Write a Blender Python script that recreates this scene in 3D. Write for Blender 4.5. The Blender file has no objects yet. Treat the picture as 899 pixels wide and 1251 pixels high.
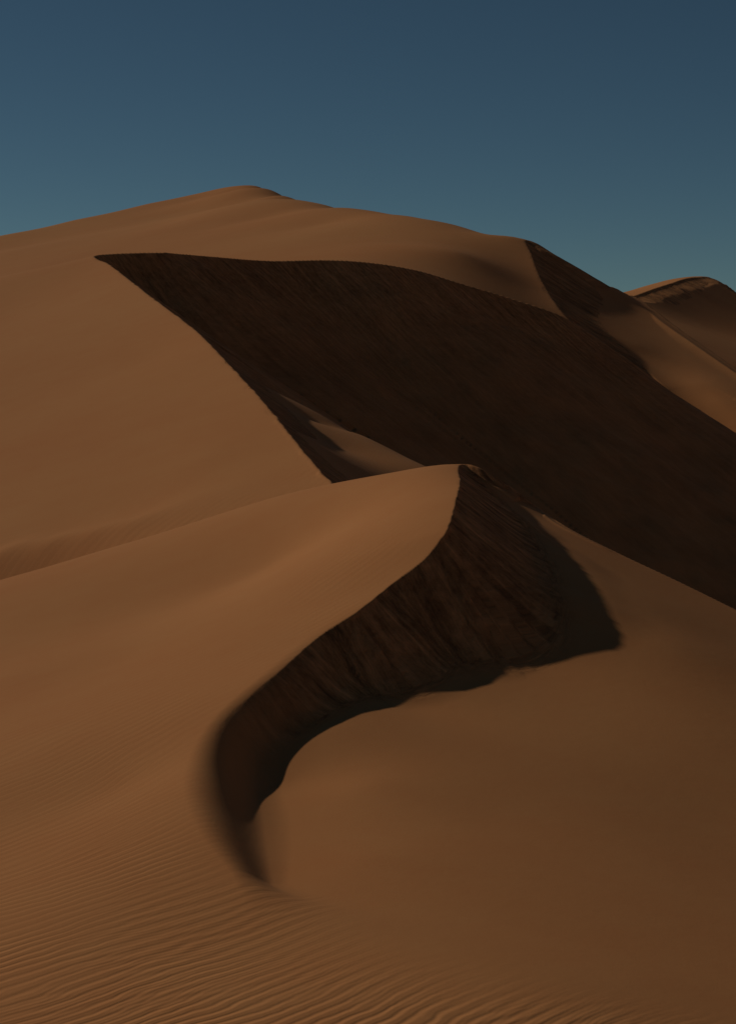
import bpy, math
import numpy as np

# ------------------------------------------------------------------ camera model
F_PX, CX, CY, HORIZON = 2334.0, 449.5, 625.5, 420.0      # photograph: 899 x 1251
PITCH = math.atan((CY - HORIZON) / F_PX)
CP, SP = math.cos(PITCH), math.sin(PITCH)
EYE = 5.0                                                # eye height above the near hollow
SUN_EL, SUN_AZ = math.radians(29.5), math.radians(153.0)   # direction to the sun, azimuth from +x towards +y


def ray(px, py):
    a = (px - CX) / F_PX
    b = -(py - CY) / F_PX
    d = np.array([a, CP + b * SP, -SP + b * CP])
    return d / d[1]                                       # unit step in y


def at(px, py, D):
    return np.array([0, 0, EYE]) + ray(px, py) * D


def atz(px, py, z):
    r = ray(px, py)
    return np.array([0, 0, EYE]) + r * ((z - EYE) / r[2])


def pts(rows):
    return np.array([at(*r) for r in rows])


# ------------------------------------------------------------------ small numeric helpers
def hsh(i, j, seed):
    v = np.sin(i * 127.1 + j * 311.7 + seed * 74.7) * 43758.5453
    return v - np.floor(v)


def noise(x, y, seed=0):
    i, j = np.floor(x), np.floor(y)
    u, v = x - i, y - j
    u = u * u * u * (u * (6 * u - 15) + 10)
    v = v * v * v * (v * (6 * v - 15) + 10)
    a, b = hsh(i, j, seed), hsh(i + 1, j, seed)
    c, d = hsh(i, j + 1, seed), hsh(i + 1, j + 1, seed)
    return ((a + (b - a) * u) * (1 - v) + (c + (d - c) * u) * v) * 2 - 1


def fbm(x, y, seed=0, octaves=4, gain=.5):
    s, a = 0, 1
    for k in range(octaves):
        s = s + a * noise(x * 2 ** k, y * 2 ** k, seed + 13 * k)
        a *= gain
    return s


def sstep(a, b, x):
    t = np.clip((x - a) / (b - a), 0, 1)
    return t * t * (3 - 2 * t)


def smax(a, b, k):
    h = np.clip(.5 + .5 * (a - b) / k, 0, 1)
    return b + (a - b) * h + k * h * (1 - h)


def catmull(P, n):
    """centripetal Catmull-Rom through P, n samples evenly spread along the length"""
    P = np.asarray(P, float)
    Q = np.vstack([2 * P[0] - P[1], P, 2 * P[-1] - P[-2]])
    out = []
    for k in range(1, len(Q) - 2):
        p0, p1, p2, p3 = Q[k - 1:k + 3]
        t0 = 0.
        t1 = t0 + np.linalg.norm(p1 - p0) ** .5
        t2 = t1 + np.linalg.norm(p2 - p1) ** .5
        t3 = t2 + np.linalg.norm(p3 - p2) ** .5
        t = np.linspace(t1, t2, 24, endpoint=False)[:, None]
        A1 = (t1 - t) / (t1 - t0) * p0 + (t - t0) / (t1 - t0) * p1
        A2 = (t2 - t) / (t2 - t1) * p1 + (t - t1) / (t2 - t1) * p2
        A3 = (t3 - t) / (t3 - t2) * p2 + (t - t2) / (t3 - t2) * p3
        B1 = (t2 - t) / (t2 - t0) * A1 + (t - t0) / (t2 - t0) * A2
        B2 = (t3 - t) / (t3 - t1) * A2 + (t - t1) / (t3 - t1) * A3
        out.append((t2 - t) / (t2 - t1) * B1 + (t - t1) / (t2 - t1) * B2)
    out = np.vstack(out + [P[-1:]])
    L = np.concatenate([[0], np.cumsum(np.linalg.norm(np.diff(out[:, :2], axis=0), axis=1))])
    s = np.linspace(0, L[-1], n)
    return np.stack([np.interp(s, L, out[:, i]) for i in range(3)], 1), s


def on_plane(px, py, p, zx, zy):
    """where the ray of a pixel meets the inclined plane through p"""
    r = ray(px, py)
    D = (p[2] - zx * p[0] - zy * p[1] - EYE) / (r[2] - zx * r[0] - zy)
    return np.array([0, 0, EYE]) + r * D


class Sheet:
    """smooth surface z(x, y) through scattered points (thin plate)"""

    def __init__(self, P, lam=1e-4):
        P = np.asarray(P, float)
        self.c = P[:, :2].mean(0)
        self.sc = P[:, :2].std()
        q = (P[:, :2] - self.c) / self.sc
        n = len(q)
        d2 = ((q[:, None] - q[None]) ** 2).sum(-1)
        K = .5 * d2 * np.log(d2 + 1e-12) + lam * np.eye(n)
        A = np.zeros((n + 3, n + 3))
        A[:n, :n] = K
        A[:n, n] = 1
        A[:n, n + 1:] = q
        A[n:, :n] = A[:n, n:].T
        b = np.concatenate([P[:, 2], [0, 0, 0]])
        w = np.linalg.solve(A, b)
        self.q, self.w, self.a = q, w[:n], w[n:]
        r = self(P[:, 0], P[:, 1]) - P[:, 2]
        i = np.argsort(-np.abs(r))[:5]
        print('SHEET', n, [(tuple(np.round(P[k], 1)), round(float(r[k]), 3)) for k in i])

    def __call__(self, x, y):
        sh = np.shape(x)
        x = (np.ravel(x) - self.c[0]) / self.sc
        y = (np.ravel(y) - self.c[1]) / self.sc
        z = self.a[0] + self.a[1] * x + self.a[2] * y
        for (qx, qy), w in zip(self.q, self.w):
            d2 = (x - qx) ** 2 + (y - qy) ** 2
            z += w * .5 * d2 * np.log(d2 + 1e-12)
        return z.reshape(sh)


class Crest:
    """the brink of a dune: a curve, with the avalanche slope that hangs from it"""

    def __init__(self, P, n, m):
        self.P, self.s = catmull(P, n)
        self.m = m
        T = np.gradient(self.P[:, :2], axis=0)
        self.T = T / np.linalg.norm(T, axis=1)[:, None]

    def slope(self, x, y):
        """height of the slip surface over x, y, plus the arc length it hangs from and the run below the brink"""
        P, m = self.P, self.m
        best = np.full(x.shape, -1e9)
        arc = np.zeros(x.shape)
        run = np.zeros(x.shape)
        for k in range(len(P) - 1):
            a, b = P[k], P[k + 1]
            e = b[:2] - a[:2]
            L = math.hypot(*e)
            e = e / L
            g = np.clip((b[2] - a[2]) / L, -.9 * m, .9 * m)
            dx, dy = x - a[0], y - a[1]
            t = dx * e[0] + dy * e[1]
            p = np.abs(dx * e[1] - dy * e[0])
            q = np.clip(t + p * g / math.sqrt(m * m - g * g), 0, L)
            r = np.sqrt((t - q) ** 2 + p * p)
            z = a[2] + g * q - m * r
            up = z > best
            best = np.where(up, z, best)
            arc = np.where(up, self.s[k] + q, arc)
            run = np.where(up, r, run)
        return best, arc, run

    def near(self, x, y):
        """signed distance (positive on the lee, right of the walk), arc length and height of the nearest brink point"""
        P = self.P
        best = np.full(x.shape, 1e9)
        sd = np.zeros(x.shape)
        arc = np.zeros(x.shape)
        zc = np.zeros(x.shape)
        for k in range(len(P) - 1):
            a, b = P[k], P[k + 1]
            e = b[:2] - a[:2]
            L = math.hypot(*e)
            dx, dy = x - a[0], y - a[1]
            t = np.clip((dx * e[0] + dy * e[1]) / (L * L), 0, 1)
            rx, ry = dx - t * e[0], dy - t * e[1]
            d = np.hypot(rx, ry)
            up = d < best
            tx = self.T[k, 0] * (1 - t) + self.T[k + 1, 0] * t
            ty = self.T[k, 1] * (1 - t) + self.T[k + 1, 1] * t
            side = rx * ty - ry * tx
            best = np.where(up, d, best)
            sd = np.where(up, np.where(side > 0, d, -d), sd)
            arc = np.where(up, self.s[k] + t * L, arc)
            zc = np.where(up, a[2] + t * (b[2] - a[2]), zc)
        return sd, arc, zc

    def shade(self, x, y):
        """height up to which the brink shades the column over x, y"""
        d = np.array([math.cos(SUN_AZ), math.sin(SUN_AZ)])
        out = np.full(np.shape(x), -1e9)
        P = self.P
        for k in range(len(P) - 1):
            a, b = P[k], P[k + 1]
            e = b[:2] - a[:2]
            den = d[0] * e[1] - d[1] * e[0]
            if abs(den) < 1e-9:
                continue
            wx, wy = a[0] - x, a[1] - y
            t = (wx * e[1] - wy * e[0]) / den
            q = (wx * d[1] - wy * d[0]) / den
            ok = (t > 0) & (q >= 0) & (q <= 1)
            out = np.where(ok, np.maximum(out, a[2] + q * (b[2] - a[2]) - t * math.tan(SUN_EL)), out)
        return out

    def hit(self, px, py, far, lift=0.):
        """the point on the slip surface seen at a pixel of the photograph"""
        r = ray(px, py)
        D = np.linspace(far[0], far[1], 4000)
        x, y, z = r[0] * D, D, EYE + r[2] * D
        s, _, _ = self.slope(x, y)
        s = np.maximum(s, self.shade(x, y))
        below = np.nonzero(z < s + lift)[0]
        k = below[0] if len(below) else len(D) - 1
        return np.array([x[k], y[k], z[k]])


# ------------------------------------------------------------------ materials
def sand_material(name, base, scale, ripple_len, ripple_h, grain_h, slip=False):
    m = bpy.data.materials.new(name)
    m.use_nodes = True
    nt = m.node_tree
    N, Lk = nt.nodes, nt.links
    bs = N['Principled BSDF']
    bs.inputs['Roughness'].default_value = .95
    bs.inputs['Specular IOR Level'].default_value = .08
    bs.inputs['Diffuse Roughness'].default_value = .35
    geo = N.new('ShaderNodeTexCoord')
    P = geo.outputs['Object']

    def nz(sc, det=4, rough=.55, src=P):
        n = N.new('ShaderNodeTexNoise')
        n.inputs['Scale'].default_value = sc
        n.inputs['Detail'].default_value = det
        n.inputs['Roughness'].default_value = rough
        Lk.new(src, n.inputs['Vector'])
        return n.outputs['Fac']

    def mth(op, a, b=None, c=None):
        n = N.new('ShaderNodeMath')
        n.operation = op
        for i, v in enumerate((a, b, c)):
            if v is None:
                continue
            if isinstance(v, (int, float)):
                n.inputs[i].default_value = v
            else:
                Lk.new(v, n.inputs[i])
        return n.outputs[0]

    # colour: broad mineral drift, fine speckle
    big = nz(.12 / scale, 3)
    mid = nz(1.3 / scale, 4)
    fine = nz(38 / scale, 2, .7)
    f = mth('ADD', mth('MULTIPLY', mth('SUBTRACT', big, .5), .9), mth('MULTIPLY', mth('SUBTRACT', mid, .5), .45))
    f = mth('ADD', f, mth('MULTIPLY', mth('SUBTRACT', fine, .5), .5))
    f = mth('ADD', f, .5)
    mix = N.new('ShaderNodeMix')
    mix.data_type = 'RGBA'
    Lk.new(f, mix.inputs['Factor'])
    b = np.array(base)
    mix.inputs['A'].default_value = (*(b * np.array([.95, .81, .76])), 1)
    mix.inputs['B'].default_value = (*(b * np.array([1.06, 1.13, 1.17])), 1)
    col = mix.outputs['Result']
    streak = None
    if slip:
        # sorted sand: bands of coarser, darker grains drawn out down the fall line, broken by crusts; the lowered mean tone paints in extra shade
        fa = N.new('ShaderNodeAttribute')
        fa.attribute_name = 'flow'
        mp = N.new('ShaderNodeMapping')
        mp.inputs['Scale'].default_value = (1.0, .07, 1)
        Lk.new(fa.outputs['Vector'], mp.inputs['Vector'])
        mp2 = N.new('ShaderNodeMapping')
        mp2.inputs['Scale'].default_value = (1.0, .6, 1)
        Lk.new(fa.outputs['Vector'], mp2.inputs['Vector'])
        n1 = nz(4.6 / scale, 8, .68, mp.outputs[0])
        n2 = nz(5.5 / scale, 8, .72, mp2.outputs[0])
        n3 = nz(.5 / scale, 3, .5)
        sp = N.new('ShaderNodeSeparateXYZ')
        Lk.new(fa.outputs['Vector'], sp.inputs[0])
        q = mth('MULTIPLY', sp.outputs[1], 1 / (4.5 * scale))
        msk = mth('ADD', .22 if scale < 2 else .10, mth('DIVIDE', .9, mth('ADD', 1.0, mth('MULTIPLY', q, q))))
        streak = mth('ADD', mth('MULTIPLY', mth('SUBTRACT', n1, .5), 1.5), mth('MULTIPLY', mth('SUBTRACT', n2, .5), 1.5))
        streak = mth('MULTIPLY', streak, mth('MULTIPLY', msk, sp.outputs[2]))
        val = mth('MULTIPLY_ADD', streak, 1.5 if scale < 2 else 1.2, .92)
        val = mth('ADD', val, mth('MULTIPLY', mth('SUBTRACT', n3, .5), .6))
        if scale < 2:                                   # thin pale lines paint sunlight caught on narrow ledge tops
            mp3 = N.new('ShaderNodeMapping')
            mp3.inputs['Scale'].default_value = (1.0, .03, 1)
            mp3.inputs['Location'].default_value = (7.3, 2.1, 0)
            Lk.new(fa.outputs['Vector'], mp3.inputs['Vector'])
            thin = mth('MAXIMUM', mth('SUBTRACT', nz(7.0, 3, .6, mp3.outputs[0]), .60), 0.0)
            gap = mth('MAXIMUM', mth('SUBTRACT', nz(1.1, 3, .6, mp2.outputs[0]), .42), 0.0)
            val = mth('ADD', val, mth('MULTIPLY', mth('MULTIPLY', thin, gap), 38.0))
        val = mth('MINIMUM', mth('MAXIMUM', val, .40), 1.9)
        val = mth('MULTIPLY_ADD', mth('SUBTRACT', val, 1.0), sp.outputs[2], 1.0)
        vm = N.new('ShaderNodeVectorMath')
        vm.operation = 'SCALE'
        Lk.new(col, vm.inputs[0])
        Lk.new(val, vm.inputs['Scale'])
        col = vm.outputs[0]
    Lk.new(col, bs.inputs['Base Color'])

    # wind ripples: wavy crests across the wind, forking here and there
    at_ = N.new('ShaderNodeAttribute')
    at_.attribute_name = 'ripple'
    sep = N.new('ShaderNodeSeparateXYZ')
    Lk.new(P, sep.inputs[0])
    d = (.74, -.67)
    lin = mth('ADD', mth('MULTIPLY', sep.outputs[0], d[0]), mth('MULTIPLY', sep.outputs[1], d[1]))
    lin = mth('ADD', lin, mth('MULTIPLY', mth('MULTIPLY', sep.outputs[0], sep.outputs[0]), .05 if scale < 2 else 0.0))
    w1 = mth('MULTIPLY', mth('SUBTRACT', nz(.16 / scale, 2), .5), 1.6 * scale)
    w2 = mth('MULTIPLY', mth('SUBTRACT', nz(.9 / scale, 2), .5), .22 * scale)
    w3 = mth('MULTIPLY', mth('SUBTRACT', nz(3.2 / scale, 2), .5), .055 * scale)
    ph = mth('MULTIPLY', mth('ADD', mth('ADD', lin, w1), mth('ADD', w2, w3)), 2 * math.pi / ripple_len)
    ph2 = mth('MULTIPLY', mth('ADD', mth('ADD', lin, mth('MULTIPLY', w1, .7)), mth('MULTIPLY', w2, -1.3)), 2 * math.pi / (ripple_len * 1.37))
    pick = mth('MULTIPLY', mth('SUBTRACT', nz(.42 / scale, 2), .42), 6.0)
    pick = mth('MINIMUM', mth('MAXIMUM', pick, 0.0), 1.0)
    s1 = mth('ADD', mth('MULTIPLY', mth('SINE', ph), mth('SUBTRACT', 1.0, pick)), mth('MULTIPLY', mth('SINE', ph2), mth('MULTIPLY', pick, 1.2)))
    s2 = mth('MULTIPLY', mth('SINE', mth('ADD', mth('MULTIPLY', ph, 2.0), .9)), .28)
    pat = nz(.7 / scale, 3)
    amp = mth('MULTIPLY', at_.outputs['Fac'], mth('ADD', .35, mth('MULTIPLY', pat, 1.3)))
    hgt = mth('MULTIPLY', mth('ADD', s1, s2), mth('MULTIPLY', amp, ripple_h))
    hgt = mth('ADD', hgt, mth('MULTIPLY', nz(55 / scale, 3, .7), grain_h))
    hgt = mth('ADD', hgt, mth('MULTIPLY', nz(6 / scale, 4, .6), grain_h * 2.5))
    if streak is not None:
        hgt = mth('ADD', hgt, mth('MULTIPLY', streak, .035 * scale))
    bp = N.new('ShaderNodeBump')
    bp.inputs['Strength'].default_value = 1.0
    bp.inputs['Distance'].default_value = 1.0
    Lk.new(hgt, bp.inputs['Height'])
    Lk.new(bp.outputs[0], bs.inputs['Normal'])
    return m


# ------------------------------------------------------------------ dune builder
def link_mesh(name, verts, quads, normals, ripple, mat, parent=None, flow=None):
    used = np.unique(quads)
    remap = np.full(len(verts), -1, np.int64)
    remap[used] = np.arange(len(used))
    v, q = verts[used], remap[quads]
    me = bpy.data.meshes.new(name)
    me.vertices.add(len(v))
    me.vertices.foreach_set('co', v.ravel())
    me.loops.add(q.size)
    me.loops.foreach_set('vertex_index', q.ravel().astype(np.int32))
    me.polygons.add(len(q))
    me.polygons.foreach_set('loop_start', np.arange(0, q.size, 4, dtype=np.int32))
    me.update(calc_edges=True)
    me.polygons.foreach_set('use_smooth', np.ones(len(q), bool))
    a = me.attributes.new('ripple', 'FLOAT', 'POINT')
    a.data.foreach_set('value', ripple[used].astype(np.float32))
    if flow is not None:
        a = me.attributes.new('flow', 'FLOAT_VECTOR', 'POINT')
        a.data.foreach_set('vector', flow[used].astype(np.float32).ravel())
    me.normals_split_custom_set_from_vertices(normals[used].tolist())
    me.materials.append(mat)
    o = bpy.data.objects.new(name, me)
    bpy.context.scene.collection.objects.link(o)
    if parent:
        o.parent = parent
    return o


def perspective_grid(umin, umax, nu, y0, y1, ny, lo, hi, near=None):
    """a fan of rows and columns that gets coarser with distance. Beyond the bearings lo .. hi (and in front of
    near) the dune simply carries on and sinks gently. Returns the places where its shape is read, the bearings,
    and the true places with their drop."""
    u = np.concatenate([np.linspace(umin, lo, 46)[:-1], np.linspace(lo, hi, nu), np.linspace(hi, umax, 46)[1:]])
    y = y0 * (y1 / y0) ** np.linspace(0, 1, ny)
    Y, U = np.meshgrid(y, u, indexing='ij')
    YE = Y if near is None else np.maximum(Y, near)
    XT = U * YE
    over, under = np.maximum(U - hi, 0), np.maximum(lo - U, 0)
    UE = np.clip(U, lo, hi) + .05 * (1 - np.exp(-over / .05)) - .05 * (1 - np.exp(-under / .05))
    X = UE * YE
    d = np.abs(XT - X)
    return X, YE, UE, (XT, Y, .34 * d * d / (d + .08 * YE))


def skyline_debug(name, X, Y, Z, U):
    import os
    if not os.environ.get('DUNE_DEBUG'):
        return
    el = (Z - EYE) / Y
    u = U[0]
    out = []
    for px in range(0, 900, 50):
        b = np.argmax(el[:, np.argmin(np.abs(u - ray(px, 420)[0]))])
        e = el[b, np.argmin(np.abs(u - ray(px, 420)[0]))]
        out.append((px, round(float(HORIZON - e * F_PX)), round(float(Y[b, 0]))))
    print('SKYLINE', name, out)


def finish(name, X, Y, Z, true, lee, ripple, mat, label, face_label, arc, run, face_mat, tone_fade=None):
    skyline_debug(label[:12], X, Y, Z, X / Y)
    X, Y, Z = true[0], true[1], Z - true[2]
    ny, nx = X.shape
    V = np.stack([X, Y, Z], -1)
    du = np.gradient(V, axis=1)
    dv = np.gradient(V, axis=0)
    nrm = np.cross(du, dv).reshape(-1, 3)
    nrm /= np.linalg.norm(nrm, axis=1)[:, None]
    i = np.arange(ny * nx).reshape(ny, nx)
    q = np.stack([i[:-1, :-1], i[:-1, 1:], i[1:, 1:], i[1:, :-1]], -1).reshape(-1, 4)
    V = V.reshape(-1, 3)
    lf = lee.ravel()[q].mean(1) > .5
    rp = ripple.ravel()
    o = link_mesh(name, V, q[~lf], nrm, rp, mat)
    o['label'] = label
    o['category'] = 'sand dune'
    o['kind'] = 'structure'
    o['group'] = 'desert sand dunes'
    if lf.any():
        s = link_mesh('slip_face', V, q[lf], nrm, rp, face_mat, o, np.stack([arc, run, 0 * arc + 1 if tone_fade is None else tone_fade], -1).reshape(-1, 3))
        s['label'] = face_label
    return o


def match(z, sheet, crest, sd, arc, sig, cap=False):
    """pull a sheet onto the brink so that both sides meet there without a step"""
    c = crest.P
    d = c[:, 2] - sheet(c[:, 0], c[:, 1])
    if cap:
        d = np.minimum(d, 0)
    return z + np.interp(arc, crest.s, d) * np.exp(-(np.abs(sd) / sig) ** 2)


SAND = (.47, .209, .077)

# ================================================================== 1. the near dune
def near_dune():
    X, Y, U, true = perspective_grid(-.62, .62, 740, 4.0, 56.0, 1400, -.235, .235, 9.5)
    brink = [atz(545, 1290, 0.0), atz(440, 1215, 0.0), atz(352, 1140, 0.01), atz(300, 1072, .13),
             atz(262, 1012, .27), atz(246, 960, .38), atz(251, 915, .47), atz(271, 878, .62), atz(300, 850, .78),
             atz(332, 824, .93), atz(390, 776, 1.17), atz(440, 743, 1.42), atz(480, 712, 1.65), atz(520, 681, 1.93),
             atz(544, 648, 2.25), atz(555, 615, 2.52), atz(561, 590, 2.68), at(566, 567, 34.8),
             ]
    p0 = Crest(brink, 200, .76).hit(738, 728, (20, 38))
    grad = (-.33, .13)
    ridge = [on_plane(px, py, p0, *grad) for px, py in ((650, 615), (700, 648), (760, 678), (830, 711), (899, 745), (980, 785), (1100, 845))]
    print('near base ridge', p0, [round(float(p[1]), 1) for p in ridge])
    dr = ridge[0][1]
    dp = brink[-1][1]
    brink += [at(580, 568.5, dp * .85 + dr * .15), at(612, 586, dp * .5 + dr * .5)] + ridge
    C = Crest(brink, 260, .76)
    i_pk = int(np.argmax(C.P[:, 2]))
    s_pk = C.s[i_pk]
    s_horn = C.s[np.argmin(np.hypot(C.P[:, 0] - brink[2][0], C.P[:, 1] - brink[2][1]))]

    # windward side
    sky = [(-200, 770, 38.5), (-100, 742, 39), (0, 709, 39), (50, 695, 39), (100, 680, 39), (150, 665, 39), (200, 651, 39),
           (250, 635, 39), (300, 621, 38.8), (350, 607, 38.5), (400, 594, 37.6), (440, 586, 36.8), (480, 579, 36.0), (520, 573, 35.3), (545, 569.5, 35.0)]
    W = [C.P[k] for k in range(0, i_pk + 1, 6)]
    W += list(pts(sky))
    for p in pts(sky[::2]):
        W.append(p + np.array([-.6, 4, -1.1]))
        W.append(p + np.array([-1.5, 12, -5.]))
    W += [atz(0, 960, -.12), atz(0, 1250, -.1), atz(200, 1250, -.03), atz(100, 1110, -.05), atz(-150, 1100, -.5),
          atz(-200, 900, -.8), atz(150, 805, .42), atz(0, 830, -.05), atz(330, 690, 1.25),
          atz(350, 1250, 0), atz(150, 960, .12), np.array([-5, 9, -.2]), np.array([0, 9, 0.])]
    rid = C.P[i_pk + 4::10]
    W += [p + np.array([.3, .9, -.5]) for p in rid] + [p + np.array([1.2, 3, -2.]) for p in rid] + [p + np.array([4, 10, -7.]) for p in rid] + list(rid)
    W = Sheet(W)

    # hollow inside the crescent and the ramp that climbs to the ridge
    base = [(378, 912), (410, 890), (450, 872), (500, 862), (560, 845), (610, 830),
            (660, 815), (710, 802)]
    Fp = [C.hit(px, py, (12, 38)) for px, py in base]
    print('near base', [tuple(np.round(p, 2)) for p in Fp])
    Fp += [C.P[k] for k in range(0, int(np.argmin(np.abs(C.s - s_horn))) + 1, 6)]
    Fp += list(C.P[i_pk + 8::8])
    Fp += [on_plane(px, py, p0, *grad) for px, py in ((738, 728), (700, 680), (750, 700), (800, 720), (860, 750), (800, 760), (830, 790), (900, 790))]
    Fp += [atz(338, 1068, -.05), atz(346, 1005, -.04), atz(358, 955, .03), atz(325, 1118, -.02)]
    Fp += [atz(450, 960, 0.11), atz(450, 1050, .02), atz(600, 1000, -.03), atz(600, 1200, -.06), atz(750, 1000, -.18), atz(890, 1000, -.4),
           at(850, 900, 24.0), atz(750, 1200, -.17), atz(890, 1230, -.32), atz(750, 1100, -.2),
           atz(899, 1110, -.44), atz(1000, 1100, -.65), atz(450, 1150, 0.)]
    Fp += [C.hit(757, 762, (20, 36))]
    Fs = Sheet(Fp, 3e-4)

    zW, zF = W(X, Y), Fs(X, Y)
    sd, arc, zc = C.near(X, Y)
    S, sarc, run = C.slope(X, Y)
    zW = match(zW, W, C, sd, arc, 1.2)
    back = sstep(s_pk - .25, s_pk + .12, arc)
    zW = np.minimum(zW, zc + (1 - back) * 5 - .45 * np.abs(sd) + 3 * np.maximum(np.abs(sd) - 5, 0))
    zF = match(zF, Fs, C, sd, arc, .8, cap=True)

    # avalanche tongues and flutes running down the slip face
    env = sstep(.03, .5, run)
    tongue = np.zeros_like(S)
    for (px, py, wid, hgt, top, asym) in ((303, 850, .32, .13, .1, 1), (338, 822, .24, .11, .1, 1), (398, 776, .45, .11, .3, 1), (425, 753, .2, .06, .2, 1),
                                          (455, 735, .55, .05, .3, 1), (520, 682, .4, .03, .5, 1)):
        k = np.argmin(np.abs((C.P[:i_pk, 0] / C.P[:i_pk, 1]) - ray(px, py)[0]) + np.abs((C.P[:i_pk, 2] - EYE) / C.P[:i_pk, 1] - ray(px, py)[2]))
        q = (sarc - C.s[k]) + .05 * noise(run * 1.7, run * 0, 5)
        prof = sstep(-.10, .05, q) * (1 - sstep(wid * .4, wid, q))
        tongue += prof * hgt * sstep(top, top + .5, run)
    fl = fbm(sarc * 2.6, run * .35, 3, 5, .5) * .014
    lump = fbm(X * 2.6, Y * 2.6, 21, 5, .5) * .009 * sstep(.5, 1.6, run)
    horn = sstep(s_horn + 3.2, s_horn + 6.2, sarc)              # the horn itself is wind smoothed
    fade = sstep(.02, .35, S - zF)
    dS = (tongue + fl + lump) * env * horn * fade
    k = .05 + .40 * (1 - horn)
    ragged = noise(sarc * 1.3, 0 * sarc, 77)
    k = k + (.10 + .16 * sstep(-.7, .8, ragged)) * horn
    right = sstep(2.2, 3.8, X)
    k = k + .5 * right * np.where(arc > s_pk, sstep(.4, 2.0, np.abs(sd)), 1)
    lee = smax(S + dS, zF, k)
    # keep the fillet from lifting the brink
    lee = np.minimum(lee, np.maximum(S + np.abs(dS), zF) + k * .25 * sstep(0, .6, np.abs(sd)))
    # brink: knife sharp along the crescent, rounded towards the horn
    jag = (.02 * fbm(arc * 5, 0 * arc, 31, 3) + .03 * np.abs(noise(arc * 2.2, 0 * arc, 32))) * sstep(s_horn + 3, s_horn + 7, arc)
    wdt = .03 + .22 * (1 - sstep(s_horn + 1.5, s_horn + 6.5, arc)) + 2.2 * (1 - sstep(s_horn - 2.5, s_horn + 1.2, arc))
    wdt = np.where(arc > s_pk + .3, .05, wdt)
    t = sstep(-1, 1, (sd - jag * (arc < s_pk)) / wdt)
    Z = zW * (1 - t) + lee * t
    # the horn: a low wind-rounded step that runs out smoothly into the hollow
    zFc = np.interp(arc, C.s, Fs(C.P[:, 0], C.P[:, 1]))
    h = np.maximum(np.interp(arc, C.s, C.P[:, 2]) - zFc, 0)
    w = np.maximum(h * (2.05 - .45 * sstep(s_horn + 2, s_horn + 7, arc)), .42) + 2.5 * (1 - sstep(s_horn - 2.0, s_horn + 1.6, arc))
    T = .55 * sstep(0, 1, sd / w + .22) + .45 * sstep(0, 1.35, sd / w + .22)
    zh = zW * (1 - T) + zF * T
    wh = sstep(s_horn + 5.5, s_horn + 11.5, arc)
    Z = zh * (1 - wh) + Z * wh
    slip = (t > .5) & (S + dS > zF - .02 - .13 * run - .05 * fbm(X * 1.5, Y * 1.5, 91, 3)) & (arc < s_pk + 2.0) & (arc > s_horn + 5.5)  # spills onto the shadowed floor, where the darker slip tone deepens the shadow

    # ripples: full on the windward side and the near floor, none on the slip face or smooth hollow
    lo = fbm(X * .35, Y * .35, 41, 2)
    rip_w = (1 - sstep(27, 37, Y)) * (.55 + .45 * sstep(.2, -.6, lo)) * (1 - .6 * sstep(19, 26, Y))
    fx = (X - .0) * .45 + (Y - 14.6) * 1.0 + lo * .5
    rip_f = 1 - sstep(-.6, 1.3, fx)
    rip = .85 * rip_w * (1 - sstep(-1.0, .4, sd + (Y < 17) * -0.6)) + 0
    rip = np.maximum(rip, rip_f * 1.35)
    rip = np.where((sd > .05) & (arc > s_horn + 2), 0, rip)
    mat = sand_material('near_dune_sand', SAND, 1.0, .115, .0030, .0010)
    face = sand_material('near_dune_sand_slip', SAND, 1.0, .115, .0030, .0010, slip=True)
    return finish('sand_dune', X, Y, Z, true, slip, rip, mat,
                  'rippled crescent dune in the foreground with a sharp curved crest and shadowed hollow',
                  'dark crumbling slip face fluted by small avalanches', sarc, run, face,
                  sstep(s_horn + 5.2, s_horn + 8.5, arc) * sstep(-.03 - .10 * run, .04, S + dS - zF))


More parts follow.
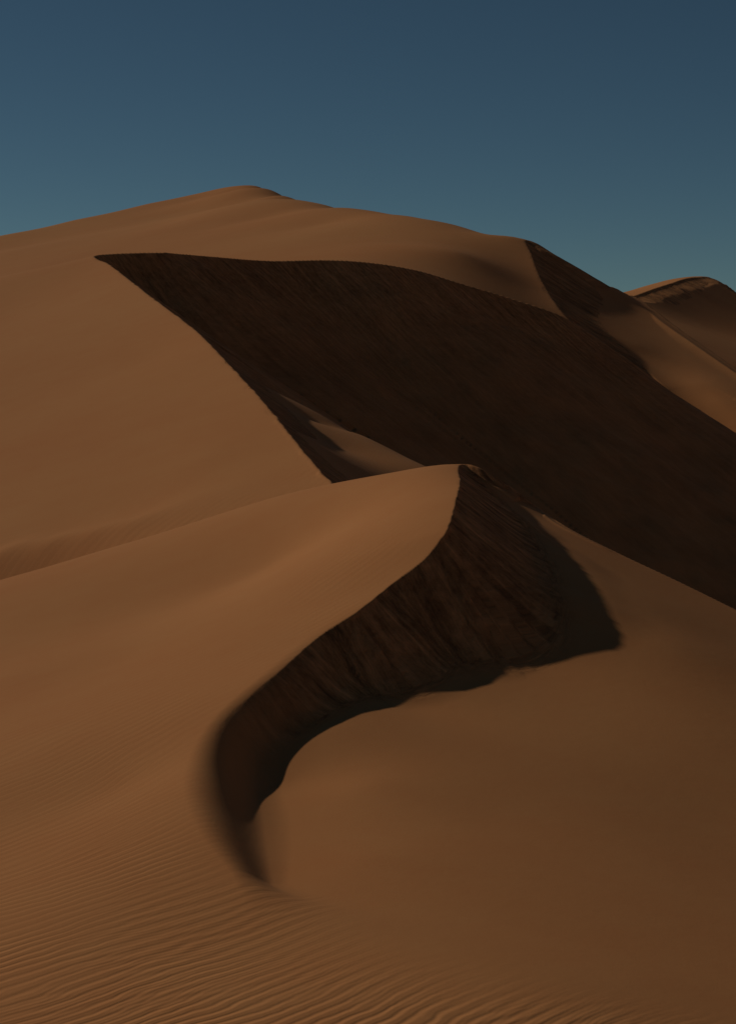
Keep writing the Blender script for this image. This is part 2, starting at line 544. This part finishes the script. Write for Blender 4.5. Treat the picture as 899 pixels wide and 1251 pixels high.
# ================================================================== 2. the large dune behind it
def large_dune():
    X, Y, U, true = perspective_grid(-.62, .62, 600, 50.0, 330.0, 900, -.255, .255)
    brink = [at(480, 660, 62), at(440, 626, 66), at(405, 591, 71), at(370, 551, 77.5), at(330, 501, 87), at(285, 451, 100),
             at(240, 405, 116), at(180, 359, 140), at(135, 324, 166), at(117, 312, 178), at(135, 310, 180), at(190, 308, 184), at(260, 313, 191),
             at(330, 318, 198), at(400, 317, 204), at(450, 320, 208), at(510, 330, 213), at(560, 345, 217), at(620, 363, 221), at(690, 388, 225),
             at(760, 436, 230), at(820, 488, 235), at(880, 545, 240), at(950, 604, 245), at(1060, 670, 252)]
    C = Crest(brink, 260, .76)
    i_pk = int(np.argmin(np.hypot(C.P[:, 0] - brink[9][0], C.P[:, 1] - brink[9][1])))
    s_pk = C.s[i_pk]
    W = [C.P[k] for k in range(0, i_pk + 1, 5)]
    W += list(pts([(60, 326, 181), (0, 340, 184), (-100, 364, 187), (-200, 390, 190)]))
    for p in pts([(100, 317, 179), (0, 340, 184), (-100, 364, 187), (-200, 390, 190)]):
        W += [p + np.array([-2, 10, -1.5]), p + np.array([-5, 40, -12.])]
    edge = [(-150, 712, 76), (0, 674, 75), (60, 662, 74.5), (110, 651, 74), (160, 639, 73.5), (210, 630, 73), (300, 612, 72)]
    W += list(pts(edge))
    W += [p + np.array([0, -2, -1.55 * k]) for p, k in zip(pts(edge), (1, 1, .95, .8, .6, .4, .3))] + [p + np.array([0, -7, -3.2]) for p in pts(edge)] + [p + np.array([0, 1.5, .1]) for p in pts(edge[:5])]
    W += list(pts([(0, 560, 94), (150, 500, 98), (0, 440, 127), (100, 400, 132), (250, 560, 81), (-150, 560, 103), (0, 390, 150), (200, 430, 113), (0, 500, 109)]))
    rid = C.P[i_pk + 6::10]
    W += [p + np.array([.5, 6, -3.]) for p in rid] + [p + np.array([2, 22, -12.]) for p in rid] + list(rid)
    W = Sheet(W)
    base = [(398, 522), (418, 548), (432, 580), (446, 610)]
    Fp = [C.hit(px, py, (50, 260)) for px, py in base]
    tb = pts([(368, 495, 106), (400, 511, 103), (440, 530, 100), (480, 550, 97.5), (520, 570, 95), (570, 596, 92)])
    Fp += list(tb) + [p + np.array([.5, 5, -1.2]) for p in tb] + [p + np.array([2, 20, -8.]) for p in tb]
    print('large base', [tuple(np.round(p, 2)) for p in Fp])
    Fp += [np.array([8, 80, -8.]), np.array([15, 150, -25.]), np.array([25, 110, -25.]), np.array([40, 200, -50.]), np.array([0, 160, -12.]), np.array([0, 0, -3.]) + at(345, 472, 112), np.array([0, 0, -4.]) + at(320, 440, 120), np.array([0, 0, -5.]) + at(295, 405, 130), np.array([0, 160, -14.])]
    Fs = Sheet(Fp, 3e-4)
    zW, zF = W(X, Y), Fs(X, Y)
    sd, arc, zc = C.near(X, Y)
    S, sarc, run = C.slope(X, Y)
    S = S + (.07 + .09 * sstep(110, 135, Y)) * (run - 16 * (1 - np.exp(-run / 16)))          # concave: easing towards the foot
    zW = match(zW, W, C, sd, arc, 5.)
    back = sstep(s_pk + 6, s_pk + 18, arc)
    zW = np.minimum(zW, zc + (1 - back) * 30 - .35 * np.abs(sd) + 2 * np.maximum(np.abs(sd) - 25, 0))
    zF = match(zF, Fs, C, sd, arc, 4., cap=True)
    env = sstep(.2, 3, run)
    fl = (fbm(sarc * .35, run * .05, 3, 4, .55) * .22) * (.25 + .75 * np.exp(-run / 14))
    lump = fbm(X * .12, Y * .12, 21, 4, .5) * .22 * sstep(2, 7, run)
    close = 1 - sstep(85, 125, Y)
    dS = (fl + lump) * env * (1 - .85 * close)
    k = 1.2 - .95 * close
    lee = smax(S + dS, zF, k)
    lee = np.minimum(lee, np.maximum(S + np.abs(dS), zF) + k * .25 * sstep(0, 3., np.abs(sd)))
    jag = .10 * fbm(arc * .8, 0 * arc, 31, 3)
    t = sstep(-1, 1, (sd - jag) / .15)
    Z = zW * (1 - t) + lee * t
    slip = (t > .5) & (S + dS > zF - .1)
    rip = (1 - sstep(62, 82, Y)) * (sd < 0) * sstep(-13, -7, -np.abs(X + 10))
    mat = sand_material('large_dune_sand', SAND, 2.5, .36, .004, .003)
    face = sand_material('large_dune_sand_slip', SAND, 2.5, .36, .004, .003, slip=True)
    return finish('sand_dune', X, Y, Z, true, slip, rip, mat,
                  'large dune behind the foreground crest with a broad dark hollow under a long curved brink',
                  'dark streaked slip face of the broad hollow', sarc, run, face)


# ================================================================== 3. the high dune on the skyline
def high_dune():
    X, Y, U, true = perspective_grid(-.62, .62, 600, 220.0, 700.0, 560, -.255, .255)
    brink = [at(1000, 760, 256), at(920, 660, 272), at(860, 588, 281), at(790, 500, 291), at(735, 432, 300), at(690, 386, 311), at(668, 356, 325),
             at(655, 330, 338), at(648, 310, 349), at(643, 293, 359),
             ]
    p0 = Crest(brink, 200, .68).hit(770, 420, (260, 426))
    grad = (-.26, .24)
    ridge = [on_plane(px, py, p0, *grad) for px, py in ((748, 353), (775, 362), (800, 379), (830, 402), (870, 430), (899, 450), (960, 492), (1060, 560))]
    print('high base ridge', p0, [round(float(p[1]), 1) for p in ridge])
    dp, dr = brink[-1][1], ridge[0][1]
    brink += [at(655, 297, dp * .9 + dr * .1), at(690, 320, dp * .55 + dr * .45), at(722, 343, dp * .25 + dr * .75)] + ridge
    C = Crest(brink, 220, .68)
    i_pk = int(np.argmin(np.hypot(C.P[:, 0] - brink[9][0], C.P[:, 1] - brink[9][1])))
    s_pk = C.s[i_pk]
    sky = [(-220, 335, 510), (-100, 312, 525), (0, 288, 540), (90, 269, 554), (180, 249, 570), (250, 235, 577), (290, 228, 572), (318, 227, 562), (330, 231, 540), (345, 238, 510),
           (370, 246, 475), (400, 251, 450), (440, 257, 427), (480, 263, 408), (520, 269, 392), (560, 276, 376), (580, 283, 368), (600, 290, 362), (620, 292, 360)]
    W = [C.P[k] for k in range(0, i_pk + 1, 6)]
    W += list(pts(sky))
    for p in pts(sky[::2]):
        W += [p + np.array([0, 20, -.8]), p + np.array([0, 110, -10.])]
    W += [p + np.array([-1.5, -50, -9.0]) for p in pts(sky[1:8])] + [p + np.array([-.5, -16, -2.9]) for p in pts(sky[1:7])]
    W += list(pts([(118, 316, 400), (0, 338, 400), (330, 325, 318), (560, 352, 280), (450, 325, 292), (200, 320, 362), (-150, 370, 400),
                   (0, 375, 300), (118, 350, 270), (330, 360, 250), (-150, 410, 300),
                   (450, 287, 355), (330, 265, 430), (560, 308, 328), (200, 274, 467), (0, 309, 470), (400, 273, 390), (510, 297, 340)]))
    rid = C.P[i_pk + 6::10]
    W += [p + np.array([3, 20, -8.]) for p in rid] + [p + np.array([10, 65, -34.]) for p in rid] + list(rid)
    W = Sheet(W, 3e-4)
    Fp = list(C.P[i_pk + 10::8])
    Fp += [on_plane(px, py, p0, *grad) for px, py in ((740, 370), (775, 400), (775, 425), (810, 430), (850, 470), (880, 490), (900, 500), (960, 545))]
    Fp += [on_plane(px, py, p0, *grad) + ray(px, py) * q for px, py, q in ((775, 440, 5), (820, 485, 9), (860, 522, 11), (900, 562, 13), (960, 610, 14), (1000, 650, 14), (800, 520, 14))]
    Fs = Sheet(Fp, 3e-4)
    zW, zF = W(X, Y), Fs(X, Y)
    sd, arc, zc = C.near(X, Y)
    S, sarc, run = C.slope(X, Y)
    zW = match(zW, W, C, sd, arc, 8.)
    back = sstep(s_pk, s_pk + 6, arc)
    zW = np.minimum(zW, zc + (1 - back) * 60 - .45 * np.abs(sd) + 3 * np.maximum(np.abs(sd) - 25, 0))
    zF = match(zF, Fs, C, sd, arc, 6., cap=True)
    dS = (fbm(sarc * .2, run * .03, 3, 3, .5) * .12) * sstep(.5, 5, run)
    k = 5.0
    lee = smax(S + dS, zF, k)
    lee = np.minimum(lee, np.maximum(S + np.abs(dS), zF) + k * .25 * sstep(0, 8., np.abs(sd)))
    t = sstep(-1, 1, (sd - .2 * fbm(arc * .4, 0 * arc, 8, 3)) / .3)
    Z = zW * (1 - t) + lee * t
    slip = (t > .5) & (S + dS > zF) & (arc < s_pk + 30)
    mat = sand_material('high_dune_sand', SAND, 9.0, 1.2, .0, .01)
    face = sand_material('high_dune_sand_slip', SAND, 9.0, 1.2, .0, .01, slip=True)
    return finish('sand_dune', X, Y, Z, true, slip, np.zeros_like(X), mat,
                  'broad high dune on the skyline with a smooth lit slope and a pointed second peak',
                  'dark wedge of slip face under the pointed peak', sarc, run, face)


# ================================================================== 4. the far dune at the right
def far_dune():
    X, Y, U, true = perspective_grid(-.1, .66, 400, 380.0, 860.0, 300, .085, .30)
    brink = [at(740, 372, 542), at(775, 361, 562), at(800, 352, 585), at(822, 345, 608), at(838, 340, 627), at(852, 338.5, 640), at(868, 339, 648), at(884, 346, 648),
             at(899, 357, 642), at(940, 385, 627), at(1000, 425, 598), at(1100, 480, 551)]
    C = Crest(brink, 160, .66)
    i_pk = int(np.argmin(np.hypot(C.P[:, 0] - brink[6][0], C.P[:, 1] - brink[6][1])))
    s_pk = C.s[i_pk]
    sky = [(700, 378, 631), (740, 366, 638), (765, 357, 642), (790, 349.5, 646), (815, 342, 646), (835, 339, 644)]
    W = [C.P[k] for k in range(0, i_pk + 1, 5)] + list(pts(sky))
    for p in pts(sky):
        W += [p + np.array([0, 20, -2.5]), p + np.array([0, 80, -27.])]
    rid = C.P[i_pk + 3::8]
    W += [p + np.array([3, 20, -8.]) for p in rid] + [p + np.array([10, 65, -34.]) for p in rid] + list(rid)
    W = Sheet(W)
    base = [(780, 369), (800, 376), (822, 384), (845, 387), (864, 380), (878, 367), (888, 355)]
    Fp = [C.hit(px, py, (430, 652)) for px, py in base]
    print('far base', [tuple(np.round(p, 2)) for p in Fp])
    Fp += list(C.P[i_pk + 12::8])
    Fp += list(pts([(800, 400, 498), (899, 450, 475), (850, 420, 498), (960, 480, 466), (740, 390, 498)]))
    Fs = Sheet(Fp, 3e-4)
    zW, zF = W(X, Y), Fs(X, Y)
    sd, arc, zc = C.near(X, Y)
    S, sarc, run = C.slope(X, Y)
    zW = match(zW, W, C, sd, arc, 8.)
    zF = match(zF, Fs, C, sd, arc, 6., cap=True)
    dS = (fbm(sarc * .12, run * .02, 3, 3, .5) * .25) * sstep(.5, 4, run)
    k = 6.0
    lee = smax(S + dS, zF, k)
    lee = np.minimum(lee, np.maximum(S + np.abs(dS), zF) + k * .25 * sstep(0, 8., np.abs(sd)))
    t = sstep(-1, 1, sd / .4)
    Z = zW * (1 - t) + lee * t
    slip = (t > .5) & (S + dS > zF) & (arc < s_pk + 12)
    mat = sand_material('far_dune_sand', SAND, 9.0, 1.2, .0, .01)
    face = sand_material('far_dune_sand_slip', SAND, 9.0, 1.2, .0, .01, slip=True)
    return finish('sand_dune', X, Y, Z, true, slip, np.zeros_like(X), mat,
                  'small distant dune at the far right with a rounded top and short streaked slip face',
                  'short shaded slip face below the rounded top', sarc, run, face)


def desert_ground():
    n = 60
    r = np.concatenate([[0], np.geomspace(15, 12000, n)])
    a = np.linspace(0, 2 * math.pi, 97)[:-1]
    R, A = np.meshgrid(r[1:], a, indexing='ij')
    X, Y = R * np.cos(A), R * np.sin(A) + 60
    # stays under the dunes in front of the camera, gently rolling elsewhere
    Z = -75 + fbm(X * .01, Y * .01, 4, 3) * 3
    V = np.stack([X, Y, Z], -1).reshape(-1, 3)
    V = np.vstack([V, [[0, 60, -75]]])
    m = len(a)
    q = []
    for i in range(n - 1):
        for j in range(m):
            q.append((i * m + j, (i + 1) * m + j, (i + 1) * m + (j + 1) % m, i * m + (j + 1) % m))
    f = q + [(len(V) - 1, j, (j + 1) % m) for j in range(m)]
    me = bpy.data.meshes.new('ground')
    me.from_pydata(V.tolist(), [], f)
    me.update()
    me.polygons.foreach_set('use_smooth', np.ones(len(f), bool))
    me.materials.append(sand_material('desert_floor_sand', SAND, 10.0, 1.5, .0, .01))
    o = bpy.data.objects.new('ground', me)
    bpy.context.scene.collection.objects.link(o)
    o['kind'] = 'structure'
    o['label'] = 'flat sandy desert floor underneath the dunes'
    o['category'] = 'ground'


def lighting():
    sc = bpy.context.scene
    w = bpy.data.worlds.new('World')
    sc.world = w
    w.use_nodes = True
    nt = w.node_tree
    sky = nt.nodes.new('ShaderNodeTexSky')
    sky.sky_type = 'NISHITA'
    sky.sun_disc = False
    sky.sun_elevation = SUN_EL
    # Blender: rotation 0 = +y, growing clockwise seen from above
    sky.sun_rotation = math.pi / 2 - SUN_AZ
    sky.altitude = 2000
    sky.air_density = .6
    sky.dust_density = .0
    sky.ozone_density = 3.5
    bg = nt.nodes['Background']
    tint = nt.nodes.new('ShaderNodeMix')
    tint.data_type = 'RGBA'
    tint.blend_type = 'MULTIPLY'
    tint.inputs['Factor'].default_value = 1
    tint.inputs['B'].default_value = (1.02, 1.16, .94, 1)
    nt.links.new(sky.outputs[0], tint.inputs['A'])
    nt.links.new(tint.outputs['Result'], bg.inputs[0])
    bg.inputs[1].default_value = .05
    s = bpy.data.lights.new('sun', 'SUN')
    s.energy = 5.0
    s.angle = math.radians(.8)
    s.color = (1.0, .90, .74)
    so = bpy.data.objects.new('sun', s)
    sc.collection.objects.link(so)
    from mathutils import Vector
    d = Vector((math.cos(SUN_EL) * math.cos(SUN_AZ), math.cos(SUN_EL) * math.sin(SUN_AZ), math.sin(SUN_EL)))
    so.rotation_euler = d.to_track_quat('Z', 'Y').to_euler()
    so.location = d * 400
    sc.view_settings.view_transform = 'Standard'
    sc.view_settings.look = 'None'
    sc.view_settings.gamma = 1
    sc.view_settings.use_curve_mapping = False
    sc.view_settings.exposure = -1.25


def camera():
    sc = bpy.context.scene
    c = bpy.data.cameras.new('camera')
    c.sensor_fit = 'VERTICAL'
    c.sensor_height = 36
    c.lens = F_PX / 1251 * 36
    c.clip_end = 20000
    o = bpy.data.objects.new('camera', c)
    o.location = (0, 0, EYE)
    o.rotation_euler = (math.pi / 2 - PITCH, 0, 0)
    sc.collection.objects.link(o)
    sc.camera = o


near_dune()
large_dune()
high_dune()
far_dune()
desert_ground()
lighting()
camera()
